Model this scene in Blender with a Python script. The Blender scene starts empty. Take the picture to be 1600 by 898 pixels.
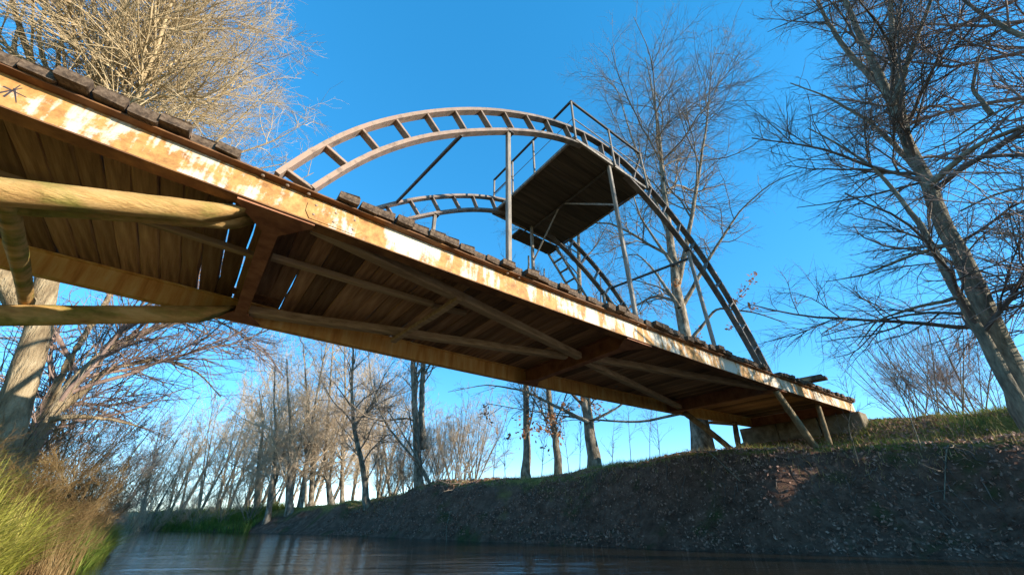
import bpy, math, random
import numpy as np
from mathutils import Matrix, Vector

# ------------------------------------------------------------------ camera, sky, sun, exposure
sc = bpy.context.scene
COL = sc.collection
HC = 0.75                                   # camera height above the river surface
PITCH, ROLL, FPX = 0.5190906, -0.0097905, 617.154
fw = np.array([0, math.cos(PITCH), math.sin(PITCH)])
rt0 = np.array([1., 0, 0]); up0 = np.cross(rt0, fw)
rt = math.cos(ROLL) * rt0 + math.sin(ROLL) * up0
upv = -math.sin(ROLL) * rt0 + math.cos(ROLL) * up0
cam_d = bpy.data.cameras.new('camera'); cam = bpy.data.objects.new('camera', cam_d); COL.objects.link(cam)
cam_d.sensor_width = 36; cam_d.sensor_fit = 'HORIZONTAL'; cam_d.lens = FPX * 36 / 1600
cam_d.clip_start = 0.05; cam_d.clip_end = 5000
cam.matrix_world = Matrix(((rt[0], upv[0], -fw[0], 0), (rt[1], upv[1], -fw[1], 0), (rt[2], upv[2], -fw[2], HC), (0, 0, 0, 1)))
sc.camera = cam

SUN_AZ, SUN_EL = math.radians(109), math.radians(15)     # azimuth clockwise from +Y
world = bpy.data.worlds.new('World'); sc.world = world; world.use_nodes = True
wn = world.node_tree; wn.nodes.clear()
w_out = wn.nodes.new('ShaderNodeOutputWorld'); w_bg = wn.nodes.new('ShaderNodeBackground')
sky = wn.nodes.new('ShaderNodeTexSky'); sky.sky_type = 'NISHITA'; sky.sun_disc = False
sky.sun_elevation = SUN_EL; sky.sun_rotation = SUN_AZ
sky.air_density = 0.7; sky.dust_density = 0.0; sky.ozone_density = 1.8; sky.altitude = 1200
hs = wn.nodes.new('ShaderNodeHueSaturation'); hs.inputs['Saturation'].default_value = 1.72; hs.inputs['Hue'].default_value = 0.495
gm = wn.nodes.new('ShaderNodeGamma'); gm.inputs[1].default_value = .6      # film-like roll-off of the bright horizon
wn.links.new(sky.outputs[0], gm.inputs[0]); wn.links.new(gm.outputs[0], hs.inputs['Color']); wn.links.new(hs.outputs[0], w_bg.inputs[0])
w_bg.inputs[1].default_value = 0.15
wn.links.new(w_bg.outputs[0], w_out.inputs[0])
sun_d = bpy.data.lights.new('sun', 'SUN'); sun = bpy.data.objects.new('sun', sun_d); COL.objects.link(sun)
sun_d.energy = 2.2; sun_d.angle = math.radians(0.53); sun_d.color = (1, .91, .77)
sdir = Vector((math.sin(SUN_AZ) * math.cos(SUN_EL), math.cos(SUN_AZ) * math.cos(SUN_EL), math.sin(SUN_EL)))
sun.rotation_euler = sdir.to_track_quat('Z', 'Y').to_euler(); sun.location = sdir * 60
sc.view_settings.view_transform = 'Standard'; sc.view_settings.look = 'None'
sc.view_settings.exposure = 2.25; sc.view_settings.gamma = 1; sc.view_settings.use_curve_mapping = False
cy = sc.cycles
cy.use_denoising = True; cy.max_bounces = 6; cy.diffuse_bounces = 3; cy.glossy_bounces = 3; cy.transparent_max_bounces = 6
cy.caustics_reflective = True; cy.caustics_refractive = False; cy.blur_glossy = 8.0; cy.sample_clamp_indirect = 30

rng = np.random.default_rng(7); random.seed(7)

# ------------------------------------------------------------------ helpers
def at(x, y, dist):
    "photo pixel (1600x898) -> direction, at a horizontal distance known from the ground it stands on"
    d = (x - 800) / FPX * rt - (y - 449) / FPX * upv + fw
    d = d / math.hypot(d[0], d[1]) * dist
    return np.array([d[0], d[1], d[2] + HC])

def tag(o, label=None, cat=None, group=None, kind=None):
    if label: o['label'] = label
    if cat: o['category'] = cat
    if group: o['group'] = group
    if kind: o['kind'] = kind
    return o

def empty(name, loc, rz=0):
    o = bpy.data.objects.new(name, None); COL.objects.link(o); o.location = loc; o.rotation_euler = (0, 0, rz)
    o.empty_display_size = .3
    return o

def mesh_np(name, V, F, smooth=False):
    "V (n,3), F (m,k) with k 3 or 4"
    V = np.asarray(V, np.float32); F = np.asarray(F, np.int32); k = F.shape[1]
    me = bpy.data.meshes.new(name)
    me.vertices.add(len(V)); me.vertices.foreach_set('co', V.ravel())
    me.loops.add(F.size); me.loops.foreach_set('vertex_index', F.ravel())
    me.polygons.add(len(F)); me.polygons.foreach_set('loop_start', np.arange(0, F.size, k, dtype=np.int32))
    if smooth: me.polygons.foreach_set('use_smooth', np.ones(len(F), bool))
    me.update(calc_edges=True)
    return me

def link(name, me, mat=None, parent=None, loc=None, rot=None):
    o = bpy.data.objects.new(name, me); COL.objects.link(o)
    if mat and not me.materials: me.materials.append(mat)
    if parent: o.parent = parent
    if loc is not None: o.location = loc
    if rot is not None: o.rotation_euler = rot
    return o

def pyd(name, V, F, mat, parent=None, smooth=False):
    me = bpy.data.meshes.new(name); me.from_pydata([tuple(v) for v in V], [], F)
    if smooth:
        for p in me.polygons: p.use_smooth = True
    me.update()
    return link(name, me, mat, parent)

def nrm(v): return v / (np.linalg.norm(v, axis=-1, keepdims=True) + 1e-9)

def tubes(P, R, sides):
    "P (N,K,3) R (N,K) -> V, F of open tubes"
    N, K, _ = P.shape
    T = np.empty_like(P); T[:, 1:-1] = P[:, 2:] - P[:, :-2]; T[:, 0] = P[:, 1] - P[:, 0]; T[:, -1] = P[:, -1] - P[:, -2]
    T = nrm(T)
    ref = np.where(np.abs(T[:, :1, 2:3]) < .9, np.array([0, 0, 1.]), np.array([1., 0, 0]))
    A = nrm(np.cross(T, np.broadcast_to(ref, T.shape))); B = np.cross(T, A)
    an = np.arange(sides) * 2 * np.pi / sides
    V = P[:, :, None] + R[:, :, None, None] * (np.cos(an)[:, None] * A[:, :, None] + np.sin(an)[:, None] * B[:, :, None])
    base = (np.arange(N * K) * sides).reshape(N, K)[:, :-1, None]
    j = np.arange(sides); j2 = (j + 1) % sides
    F = np.stack([base + j, base + j2, base + sides + j2, base + sides + j], -1).reshape(-1, 4)
    return V.reshape(-1, 3), F

def join(parts):
    Vs, Fs, o = [], [], 0
    for V, F in parts:
        Vs.append(V); Fs.append(F + o); o += len(V)
    return np.concatenate(Vs), np.concatenate(Fs)

# value noise for terrain
_tab = rng.random((256, 256))
def vnoise(x, y, s=1.0):
    x = np.asarray(x, float) / s + 1000.3; y = np.asarray(y, float) / s + 1000.7
    i = np.floor(x).astype(int); j = np.floor(y).astype(int); a = x - i; b = y - j
    a = a * a * (3 - 2 * a); b = b * b * (3 - 2 * b)
    t = lambda p, q: _tab[p % 256, q % 256]
    return (t(i, j) * (1 - a) + t(i + 1, j) * a) * (1 - b) + (t(i, j + 1) * (1 - a) + t(i + 1, j + 1) * a) * b - .5

def sst(a, b, x):
    t = np.clip((x - a) / (b - a), 0, 1); return t * t * (3 - 2 * t)

# ------------------------------------------------------------------ materials
def mat_new(name):
    m = bpy.data.materials.new(name); m.use_nodes = True
    nt = m.node_tree; b = nt.nodes['Principled BSDF']
    return m, nt, b

def nd(nt, t, **kw):
    n = nt.nodes.new(t)
    for k, v in kw.items():
        if k in n.inputs: n.inputs[k].default_value = v
        else: setattr(n, k, v)
    return n

def ramp(nt, fac, stops):
    r = nt.nodes.new('ShaderNodeValToRGB'); el = r.color_ramp.elements
    while len(el) < len(stops): el.new(.5)
    for e, (p, c) in zip(el, stops):
        e.position = p; e.color = (*c, 1) if len(c) == 3 else c
    nt.links.new(fac, r.inputs[0]); return r.outputs[0]

def mixc(nt, fac, a, b, mode='MIX'):
    m = nt.nodes.new('ShaderNodeMix'); m.data_type = 'RGBA'; m.blend_type = mode
    for sock, v in ((m.inputs[0], fac), (m.inputs[6], a), (m.inputs[7], b)):
        if hasattr(v, 'is_output'): nt.links.new(v, sock)
        elif isinstance(v, tuple): sock.default_value = (*v, 1)
        else: sock.default_value = v
    return m.outputs[2]

def coords(nt, scale=(1, 1, 1), kind='Object'):
    tc = nt.nodes.new('ShaderNodeTexCoord'); mp = nt.nodes.new('ShaderNodeMapping'); mp.inputs['Scale'].default_value = scale
    nt.links.new(tc.outputs[kind], mp.inputs[0]); return mp.outputs[0]

def noise(nt, vec, scale, detail=5, rough=.6, dist=0.):
    n = nt.nodes.new('ShaderNodeTexNoise'); n.inputs['Scale'].default_value = scale; n.inputs['Detail'].default_value = detail
    n.inputs['Roughness'].default_value = rough; n.inputs['Distortion'].default_value = dist
    nt.links.new(vec, n.inputs['Vector']); return n.outputs['Fac']

def bump(nt, b, h, strength=.4, dist=.02):
    n = nt.nodes.new('ShaderNodeBump'); n.inputs['Strength'].default_value = strength; n.inputs['Distance'].default_value = dist
    nt.links.new(h, n.inputs['Height']); nt.links.new(n.outputs[0], b.inputs['Normal'])

def objrand(nt):
    return nt.nodes.new('ShaderNodeObjectInfo').outputs['Random']

def simple(name, stops, scale=3, stretch=(1, 1, 1), rough=.85, bmp=.3, bscale=20, detail=6, rand=0., bdist=.01, spec=.25):
    m, nt, b = mat_new(name)
    v = coords(nt, stretch); c = ramp(nt, noise(nt, v, scale, detail, .65), stops)
    if rand:
        r = ramp(nt, objrand(nt), [(0, (1 - rand,) * 3), (1, (1 + rand,) * 3)])
        c = mixc(nt, 1., c, r, 'MULTIPLY')
    nt.links.new(c, b.inputs['Base Color']); b.inputs['Roughness'].default_value = rough
    b.inputs['Specular IOR Level'].default_value = spec
    if bmp: bump(nt, b, noise(nt, v, bscale, 4), bmp, bdist)
    return m

M = {}
# cream paint over rusting steel
def girder_mat():
    m, nt, b = mat_new('rusty_cream_paint')
    v = coords(nt, (1, 1, 1)); vs = coords(nt, (9, 9, 1.2))
    n1 = noise(nt, v, 1.7, 8, .62, .4); n2 = noise(nt, vs, 1.0, 6, .6); n3 = noise(nt, v, 30, 6, .7)
    paint = ramp(nt, n3, [(.3, (.42, .36, .26)), (.6, (.58, .53, .43)), (.8, (.45, .43, .39))])
    rust = ramp(nt, noise(nt, v, 11, 6, .7), [(.25, (.16, .065, .022)), (.5, (.40, .20, .06)), (.75, (.52, .32, .11))])
    a = nd(nt, 'ShaderNodeMath', operation='MULTIPLY_ADD'); nt.links.new(n2, a.inputs[0]); a.inputs[1].default_value = .7; nt.links.new(n1, a.inputs[2])
    a2 = nd(nt, 'ShaderNodeMath', operation='MULTIPLY_ADD'); nt.links.new(n3, a2.inputs[0]); a2.inputs[1].default_value = .25; nt.links.new(a.outputs[0], a2.inputs[2])
    f = ramp(nt, a2.outputs[0], [(.92, (0, 0, 0)), (1.03, (1, 1, 1))])
    nt.links.new(mixc(nt, f, paint, rust), b.inputs['Base Color'])
    b.inputs['Roughness'].default_value = .7; b.inputs['Specular IOR Level'].default_value = .3
    bump(nt, b, a2.outputs[0], .25, .01)
    return m
M['girder'] = girder_mat()
M['far_girder'] = simple('rust_streaked_steel', [(.25, (.32, .13, .035)), (.45, (.58, .30, .085)), (.6, (.66, .42, .15)), (.8, (.66, .54, .34))], 1.0, (7, 7, 1.0), .75, .2, 25)
M['red_steel'] = simple('red_brown_steel', [(.3, (.16, .06, .032)), (.6, (.33, .145, .075)), (.8, (.40, .21, .11))], 5, (1, 1, 1), .75, .25, 30)
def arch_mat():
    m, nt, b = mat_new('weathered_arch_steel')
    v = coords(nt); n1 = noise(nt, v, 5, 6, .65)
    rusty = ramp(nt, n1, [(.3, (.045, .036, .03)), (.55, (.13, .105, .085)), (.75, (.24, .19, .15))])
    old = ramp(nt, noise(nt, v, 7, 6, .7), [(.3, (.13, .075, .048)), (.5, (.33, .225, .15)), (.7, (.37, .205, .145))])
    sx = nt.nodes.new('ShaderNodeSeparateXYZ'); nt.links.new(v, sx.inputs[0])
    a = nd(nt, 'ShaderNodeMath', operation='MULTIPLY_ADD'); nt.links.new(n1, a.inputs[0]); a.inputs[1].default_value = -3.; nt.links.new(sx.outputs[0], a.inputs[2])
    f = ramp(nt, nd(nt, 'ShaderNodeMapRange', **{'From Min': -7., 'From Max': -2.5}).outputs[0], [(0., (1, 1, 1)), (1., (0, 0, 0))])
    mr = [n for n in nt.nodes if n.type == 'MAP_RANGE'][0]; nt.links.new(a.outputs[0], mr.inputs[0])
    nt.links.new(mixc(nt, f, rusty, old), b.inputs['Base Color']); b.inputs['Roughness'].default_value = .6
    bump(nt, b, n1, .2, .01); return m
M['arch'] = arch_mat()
M['old_arch'] = simple('weathered_arch_steel', [(.25, (.12, .085, .065)), (.45, (.30, .25, .20)), (.6, (.42, .34, .27)), (.75, (.48, .32, .24))], 3.5, (1, 1, 1), .6, .2, 40, rand=.15)
M['dark_steel'] = simple('dark_railing_steel', [(.3, (.03, .027, .025)), (.7, (.10, .085, .07))], 6, rough=.55, bmp=.1)
M['grey_steel'] = simple('grey_post_steel', [(.3, (.10, .085, .065)), (.55, (.24, .205, .165)), (.8, (.34, .29, .22))], 6, (3, 3, .6), .55, .1)
M['bolt'] = simple('bolt_steel', [(.3, (.2, .12, .08)), (.7, (.4, .3, .22))], 30)
def wood(name, lo, mid, hi, axis, rand=.3, grain=14, b=.5):
    st = [grain, grain, grain]; st[axis] = grain * .06
    return simple(name, [(.25, lo), (.5, mid), (.78, hi)], 1, tuple(st), .9, b, 3, 8, rand, .012)
M['plank'] = wood('weathered_plank', (.08, .042, .022), (.28, .155, .082), (.48, .31, .18), 1, .5, 11, .8)  # colour lightened to stand in for light on the shaded deck underside
def darken_ends(m):  # plank ends keep a dark weathered tone, left out of the underside lightening
    nt = m.node_tree; b = nt.nodes['Principled BSDF']; src = b.inputs['Base Color'].links[0].from_socket
    sx = nt.nodes.new('ShaderNodeSeparateXYZ'); nt.links.new(coords(nt), sx.inputs[0])
    ab = nd(nt, 'ShaderNodeMath', operation='ABSOLUTE'); nt.links.new(sx.outputs[1], ab.inputs[0])
    mr = nd(nt, 'ShaderNodeMapRange', **{'From Min': 1.70, 'From Max': 1.80}); nt.links.new(ab.outputs[0], mr.inputs[0])
    old = ramp(nt, noise(nt, coords(nt), 22, 6, .7), [(.3, (.022, .014, .009)), (.5, (.09, .06, .038)), (.75, (.21, .15, .10))])
    nt.links.new(mixc(nt, mr.outputs[0], src, old), b.inputs['Base Color'])
darken_ends(M['plank'])
M['timber'] = wood('sawn_brace_timber', (.17, .11, .06), (.36, .25, .15), (.50, .38, .25), 0, .15)
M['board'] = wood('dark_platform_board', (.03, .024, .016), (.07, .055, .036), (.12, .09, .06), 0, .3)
def log_mat():
    m, nt, b = mat_new('mossy_log')
    v = coords(nt, (1, 4, 4)); n1 = noise(nt, v, 2.2, 7, .65)
    c = ramp(nt, n1, [(.25, (.24, .12, .04)), (.5, (.52, .31, .11)), (.75, (.62, .41, .18))])
    moss = ramp(nt, noise(nt, coords(nt), 9, 6, .7), [(.3, (.08, .09, .015)), (.7, (.30, .29, .06))])
    f = ramp(nt, noise(nt, coords(nt, (.8, 2, 2)), 1.9, 5), [(.45, (0, 0, 0)), (.6, (.85, .85, .85))])
    nt.links.new(mixc(nt, f, c, moss), b.inputs['Base Color']); b.inputs['Roughness'].default_value = .9; b.inputs['Specular IOR Level'].default_value = .2
    bump(nt, b, noise(nt, coords(nt, (3, 12, 12)), 3, 8, .75), .9, .03); return m
M['log'] = log_mat()
M['prop'] = simple('barky_prop_log', [(.3, (.06, .04, .022)), (.5, (.17, .12, .065)), (.75, (.34, .25, .14))], 3, (1, 1, 1), .9, .6, 14, bdist=.02)
M['concrete'] = simple('stained_concrete', [(.25, (.065, .05, .03)), (.5, (.17, .135, .085)), (.75, (.28, .235, .16))], 4, (1, 1, 1), .9, .4, 25)
M['stone'] = simple('pale_stone', [(.3, (.4, .4, .38)), (.7, (.6, .6, .58))], 8)
M['bark_willow'] = simple('pale_furrowed_bark', [(.3, (.10, .068, .038)), (.5, (.27, .20, .115)), (.7, (.44, .35, .22))], 2.2, (3, 3, .7), .95, 1., 7, bdist=.08)
M['twig_willow'] = simple('pale_twig', [(.3, (.32, .23, .12)), (.7, (.56, .43, .25))], 1.2, bmp=0, rough=.8)
M['bark_grey'] = simple('grey_bark', [(.32, (.055, .042, .03)), (.46, (.16, .13, .09)), (.58, (.28, .235, .175)), (.75, (.42, .37, .29))], 3, (2.2, 2.2, 1.2), .95, .8, 6, bdist=.03)
M['twig_grey'] = simple('grey_twig', [(.3, (.12, .09, .065)), (.7, (.27, .215, .155))], 1.2, bmp=0, rough=.8)
M['bark_dark'] = simple('dark_lichen_bark', [(.3, (.06, .05, .036)), (.5, (.18, .155, .11)), (.68, (.30, .265, .185)), (.85, (.42, .39, .30))], 3, (3, 3, .9), .95, .8, 6, bdist=.03)
M['twig_dark'] = simple('dark_twig', [(.3, (.06, .045, .038)), (.7, (.17, .13, .10))], 1.2, bmp=0, rough=.8)
M['twig_far'] = simple('far_twig', [(.3, (.34, .25, .16)), (.7, (.56, .43, .29))], .8, bmp=0, rough=.8)
M['twig_red'] = simple('reddish_twig', [(.3, (.16, .10, .08)), (.7, (.34, .24, .19))], 1.2, bmp=0, rough=.8)

def leafmat(name, stops, scale=5, trans=.35):
    m, nt, b = mat_new(name)
    c = ramp(nt, noise(nt, coords(nt), scale, 3, .7), stops)
    nt.links.new(c, b.inputs['Base Color']); b.inputs['Roughness'].default_value = .7; b.inputs['Specular IOR Level'].default_value = .2
    if trans:
        t = nt.nodes.new('ShaderNodeBsdfTranslucent'); nt.links.new(c, t.inputs[0])
        mx = nt.nodes.new('ShaderNodeMixShader'); mx.inputs[0].default_value = trans
        nt.links.new(b.outputs[0], mx.inputs[1]); nt.links.new(t.outputs[0], mx.inputs[2])
        nt.links.new(mx.outputs[0], nt.nodes['Material Output'].inputs[0])
    return m
M['oakleaf'] = leafmat('dry_oak_leaf', [(.3, (.20, .07, .03)), (.5, (.34, .15, .06)), (.7, (.42, .24, .12))])
M['litter'] = leafmat('fallen_leaf', [(.3, (.12, .06, .042)), (.5, (.30, .165, .115)), (.7, (.50, .32, .23))], 9, .1)
M['grass_yellow'] = leafmat('yellow_green_grass', [(.3, (.14, .18, .025)), (.5, (.38, .37, .065)), (.7, (.56, .47, .16))], 2.5)
M['grass_green'] = leafmat('green_bank_grass', [(.3, (.055, .10, .015)), (.5, (.15, .21, .035)), (.72, (.36, .33, .09))], 2.0)
M['weed'] = leafmat('dry_weed', [(.3, (.08, .045, .02)), (.5, (.20, .125, .05)), (.7, (.36, .26, .12))], 2.5, .2)
M['straw'] = leafmat('straw_grass', [(.3, (.26, .17, .06)), (.5, (.46, .34, .13)), (.7, (.60, .48, .22))], 2.5, .3)
M['yellowleaf'] = leafmat('yellow_leaf', [(.3, (.35, .26, .03)), (.7, (.55, .45, .08))])

def ground_mat():
    m, nt, b = mat_new('river_bank_soil')
    v = coords(nt)
    soil = ramp(nt, noise(nt, v, 3.5, 8, .7), [(.25, (.045, .024, .016)), (.5, (.145, .08, .054)), (.75, (.27, .16, .11))])
    turf = ramp(nt, noise(nt, v, 5, 8, .7), [(.28, (.05, .055, .015)), (.5, (.20, .165, .045)), (.72, (.36, .27, .09))])
    moss = ramp(nt, noise(nt, v, 8, 6, .7), [(.3, (.018, .03, .008)), (.7, (.075, .10, .024))])
    geo = nt.nodes.new('ShaderNodeNewGeometry'); sx = nt.nodes.new('ShaderNodeSeparateXYZ'); nt.links.new(geo.outputs['Normal'], sx.inputs[0])
    ad = nd(nt, 'ShaderNodeMath', operation='MULTIPLY_ADD'); nt.links.new(noise(nt, v, 1.3, 5), ad.inputs[0]); ad.inputs[1].default_value = .35; nt.links.new(sx.outputs[2], ad.inputs[2])
    flat = ramp(nt, ad.outputs[0], [(.90, (0, 0, 0)), (1.06, (1, 1, 1))])
    sp = nt.nodes.new('ShaderNodeSeparateXYZ'); nt.links.new(geo.outputs['Position'], sp.inputs[0])
    hi = ramp(nt, sp.outputs[2], [(.45, (0, 0, 0)), (.75, (1, 1, 1))]); flat = mixc(nt, 1., flat, hi, 'MULTIPLY')
    mf = ramp(nt, noise(nt, v, .9, 5), [(.54, (0, 0, 0)), (.66, (.7, .7, .7))])
    c = mixc(nt, mf, soil, moss); c = mixc(nt, flat, c, turf)
    nt.links.new(c, b.inputs['Base Color']); b.inputs['Roughness'].default_value = .95; b.inputs['Specular IOR Level'].default_value = .1
    bump(nt, b, noise(nt, v, 7, 8, .75), .9, .12); return m
M['ground'] = ground_mat()

def water_mat():
    m, nt, b = mat_new('river_water')
    v = coords(nt, (1, 1, 1))
    mp = nt.nodes.new('ShaderNodeMapping'); tc = nt.nodes.new('ShaderNodeTexCoord'); nt.links.new(tc.outputs['Object'], mp.inputs[0])
    mp.inputs['Rotation'].default_value = (0, 0, math.radians(6)); mp.inputs['Scale'].default_value = (.55, 2.0, 1)
    h = nd(nt, 'ShaderNodeMath', operation='MULTIPLY_ADD')
    nt.links.new(noise(nt, mp.outputs[0], 6, 4, .6, .3), h.inputs[0]); h.inputs[1].default_value = .5
    nt.links.new(noise(nt, mp.outputs[0], 1.6, 2, .5), h.inputs[2])
    h2 = nd(nt, 'ShaderNodeMath', operation='MULTIPLY_ADD'); nt.links.new(noise(nt, mp.outputs[0], .55, 2, .5, .2), h2.inputs[0]); h2.inputs[1].default_value = 2.2; nt.links.new(h.outputs[0], h2.inputs[2]); h = h2
    b.inputs['Base Color'].default_value = (.022, .018, .011, 1); b.inputs['Roughness'].default_value = .03
    b.inputs['IOR'].default_value = 1.33; b.inputs['Specular IOR Level'].default_value = .5
    bump(nt, b, h.outputs[0], .5, .04); return m
M['water'] = water_mat()

# ------------------------------------------------------------------ terrain and river
FT = np.array([(-400, 150), (-120, 66), (-60, 46), (-40, 37.5), (-25.4, 31), (-17.3, 26.3), (-10.9, 22.4), (-4.6, 17.7), (-.1, 13.8), (2.9, 11.3), (5.1, 9.6),
               (7.0, 8.5), (9.0, 7.4), (13.5, 5), (22, 1.5), (40, -8), (120, -50), (400, -190)], float)
NB = np.array([(-400, 135), (-120, 52), (-60, 34), (-36, 28), (-21, 22.6), (-14.4, 16.4), (-9.1, 10.3), (-6.6, 7), (-4, 3.6), (-1.4, 1.0), (1, -1.2), (6, -5.5),
               (14, -10), (40, -24), (120, -66), (400, -206)], float)
def sdist(poly, x, y):
    "signed distance, positive to the left of the polyline's direction"
    best = np.full(x.shape, 1e9); sg = np.ones(x.shape)
    for a, b in zip(poly[:-1], poly[1:]):
        d = b - a; L2 = d @ d; t = np.clip(((x - a[0]) * d[0] + (y - a[1]) * d[1]) / L2, 0, 1)
        px, py = x - a[0] - t * d[0], y - a[1] - t * d[1]; q = np.hypot(px, py)
        s = np.sign(d[0] * (y - a[1]) - d[1] * (x - a[0])); up = q < best - 1e-9
        best = np.where(up, q, best); sg = np.where(up, s, sg)
    return best * sg
BU = np.array([.79357715, .60846965]); BN = np.array([-.60846965, .79357715])
def ground_h(x, y):
    x = np.asarray(x, float); y = np.asarray(y, float)
    dF = sdist(FT, x, y); dN = -sdist(NB, x, y)
    s = x * BU[0] + y * BU[1]; n = x * BN[0] + y * BN[1]
    lump = .5 * vnoise(x, y, 2.3) + .28 * vnoise(x, y, 1.0) + .12 * vnoise(x, y, .45)
    top = np.interp(x, [-60, -22, -13, -8, -3.5, 0, 5, 7.8, 8.4, 12, 30], [.8, .85, 1.0, 1.35, 1.85, 1.95, 2.15, 2.15, 1.95, 1.9, 1.9])
    dd = dF + 1.1 * vnoise(x, y, 3.1) + .45 * vnoise(x + 31, y, 1.2)
    prof = .12 * sst(0, .45, dF) + .88 * sst(.2, 1.9, dd) ** .85
    far = top * prof + .035 * np.clip(dF - 2.2, 0, 25) + lump * .8 * sst(.05, 1.0, dF) * (1 - .55 * sst(2.2, 4, dF))
    far += 1.25 * sst(14.2, 18, s) * (1 - sst(6.5, 11, n)) * sst(1.5, 5, dF)
    far += .35 * vnoise(x, y, 30) * sst(8, 40, dF)
    ntop = np.interp(y, [-20, 0, 3, 7, 20, 40], [1.2, .75, .85, 1.0, .8, .8])
    near = ntop * sst(-.1, 1.6, dN) + .05 * np.clip(dN - 1.6, 0, 20) + lump * .35 * sst(.1, 1.2, dN)
    bed = -.9 * sst(0, 1.2, np.minimum(-dF, -dN))
    return np.where(dF > 0, far, np.where(dN > 0, near, bed)) - .03
def axis(lo, hi, a, b, step):
    mid = np.arange(a, b + 1e-6, step); L, Rr = [], []
    v, st = a, step
    while v > lo: st *= 1.22; v -= st; L.append(v)
    v, st = b, step
    while v < hi: st *= 1.22; v += st; Rr.append(v)
    return np.concatenate([L[::-1], mid, Rr])
gx = axis(-900, 900, -16, 20, .14); gy = axis(-700, 1100, -3, 28, .14)
X, Y = np.meshgrid(gx, gy); Z = ground_h(X, Y)
nx, ny = len(gx), len(gy); I = np.arange(nx * ny).reshape(ny, nx)
GF = np.stack([I[:-1, :-1], I[:-1, 1:], I[1:, 1:], I[1:, :-1]], -1).reshape(-1, 4)
g = link('ground', mesh_np('ground', np.stack([X, Y, Z], -1).reshape(-1, 3), GF, True), M['ground']); tag(g, kind='structure')
wv = [(-450, -260, 0), (450, -260, 0), (450, 260, 0), (-450, 260, 0)]
tag(pyd('river_water', wv, [(0, 1, 2, 3)], M['water']), kind='structure')

# ------------------------------------------------------------------ bridge
B0 = np.array([5.5, 5.3, 2.3])
W0 = BU * B0[0] + BN * B0[1]
bridge = empty('footbridge', (W0[0], W0[1], B0[2]), math.atan2(BU[1], BU[0]))
tag(bridge, 'old footbridge with rusty cream girders, plank deck and twin ladder arches', 'bridge')
def zb(s): return 2.6 * (1 + .0015339 * (s / 2.6) + .0036142 * ((s / 2.6 - 2) ** 2 - 4)) + HC
def L(s, n, z): return (s - B0[0], n - B0[1], z - B0[2])
def sweep(name, prof, ss, zf, mat, parent, offs=None):
    V, F = [], []; k = len(prof)
    for s in ss:
        for (n_, z_) in prof: V.append(L(s, n_, z_ + zf(s)))
    for i in range(len(ss) - 1):
        for j in range(k):
            j2 = (j + 1) % k; F.append((i * k + j, i * k + j2, (i + 1) * k + j2, (i + 1) * k + j))
    F.append(tuple(range(k))[::-1]); F.append(tuple((len(ss) - 1) * k + j for j in range(k)))
    return pyd(name, V, F, mat, parent)
def bar(name, a, b, w, h, mat, parent=bridge, upd=(0, 0, 1), taper=1., jit=0., segs=1, local=True):
    "box beam from a to b given as (s, n, z); w across, h along upd"
    a = np.array(L(*a)); b = np.array(L(*b)); t = nrm(b - a); u_ = np.array(upd, float); c = nrm(np.cross(t, u_)); u_ = np.cross(c, t)
    V, F = [], []; ch = min(w, h) * .14
    for i in range(segs + 1):
        f = i / segs; p = a + (b - a) * f; k = 1 + (taper - 1) * f
        if jit: p = p + rng.normal(0, jit, 3)
        W_, H_ = w / 2 * k, h / 2 * k; c_ = ch * k
        for x, y in ((-W_, -H_ + c_), (-W_ + c_, -H_), (W_ - c_, -H_), (W_, -H_ + c_), (W_, H_ - c_), (W_ - c_, H_), (-W_ + c_, H_), (-W_, H_ - c_)):
            V.append(p + c * x + u_ * y)
    for i in range(segs):
        for j in range(8):
            j2 = (j + 1) % 8; F.append((i * 8 + j, i * 8 + j2, i * 8 + 8 + j2, i * 8 + 8 + j))
    F.append(tuple(range(8))[::-1]); F.append(tuple(segs * 8 + j for j in range(8)))
    return pyd(name, V, F, mat, parent)
def logm(name, a, b, r0, r1, mat, parent=bridge, cut0=0., cut1=0., seed=0, sides=20, segs=44):
    a = np.array(L(*a)); b = np.array(L(*b)); t = nrm(b - a); c = nrm(np.cross(t, (0, 0, 1.))); u_ = np.cross(c, t); V, F = [], []; Ln = np.linalg.norm(b - a)
    ph = rng.random(6) * 6.28; knots = [(rng.random(), rng.random() * 6.28, rng.uniform(.08, .2)) for _ in range(9)]
    for i in range(segs + 1):
        f = i / segs
        for j in range(sides):
            an = 2 * math.pi * j / sides; r = (r0 + (r1 - r0) * f) * (1 + .05 * math.sin(2 * an + ph[0] + 3 * f) + .04 * math.sin(3 * an + ph[1] - 5 * f) + .035 * math.sin(9 * f + ph[2]) + rng.normal(0, .016) + sum(kh * math.exp(-((f - kf) * Ln / .07) ** 2 - (((an - ka + 3.14) % 6.28 - 3.14) / .4) ** 2) for kf, ka, kh in knots))
            p = a + (b - a) * f + c * (r * math.cos(an)) + u_ * (r * math.sin(an)) + u_ * (.03 * math.sin(3 * f + ph[3]))
            if i == segs and cut1: p = p + t * (-cut1 * (1 - math.sin(an)) / 2)   # slanting scarf cut
            if cut1 and 0 < segs - i < 10: p = p + t * (-cut1 * (1 - (segs - i) / 10) * (1 - math.sin(an)) / 2)
            V.append(p)
    for i in range(segs):
        for j in range(sides):
            j2 = (j + 1) % sides; F.append((i * sides + j, i * sides + j2, (i + 1) * sides + j2, (i + 1) * sides + j))
    F.append(tuple(range(sides))[::-1]); F.append(tuple(segs * sides + j for j in range(sides)))
    o = pyd(name, V, F, mat, parent, True); return o

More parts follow.
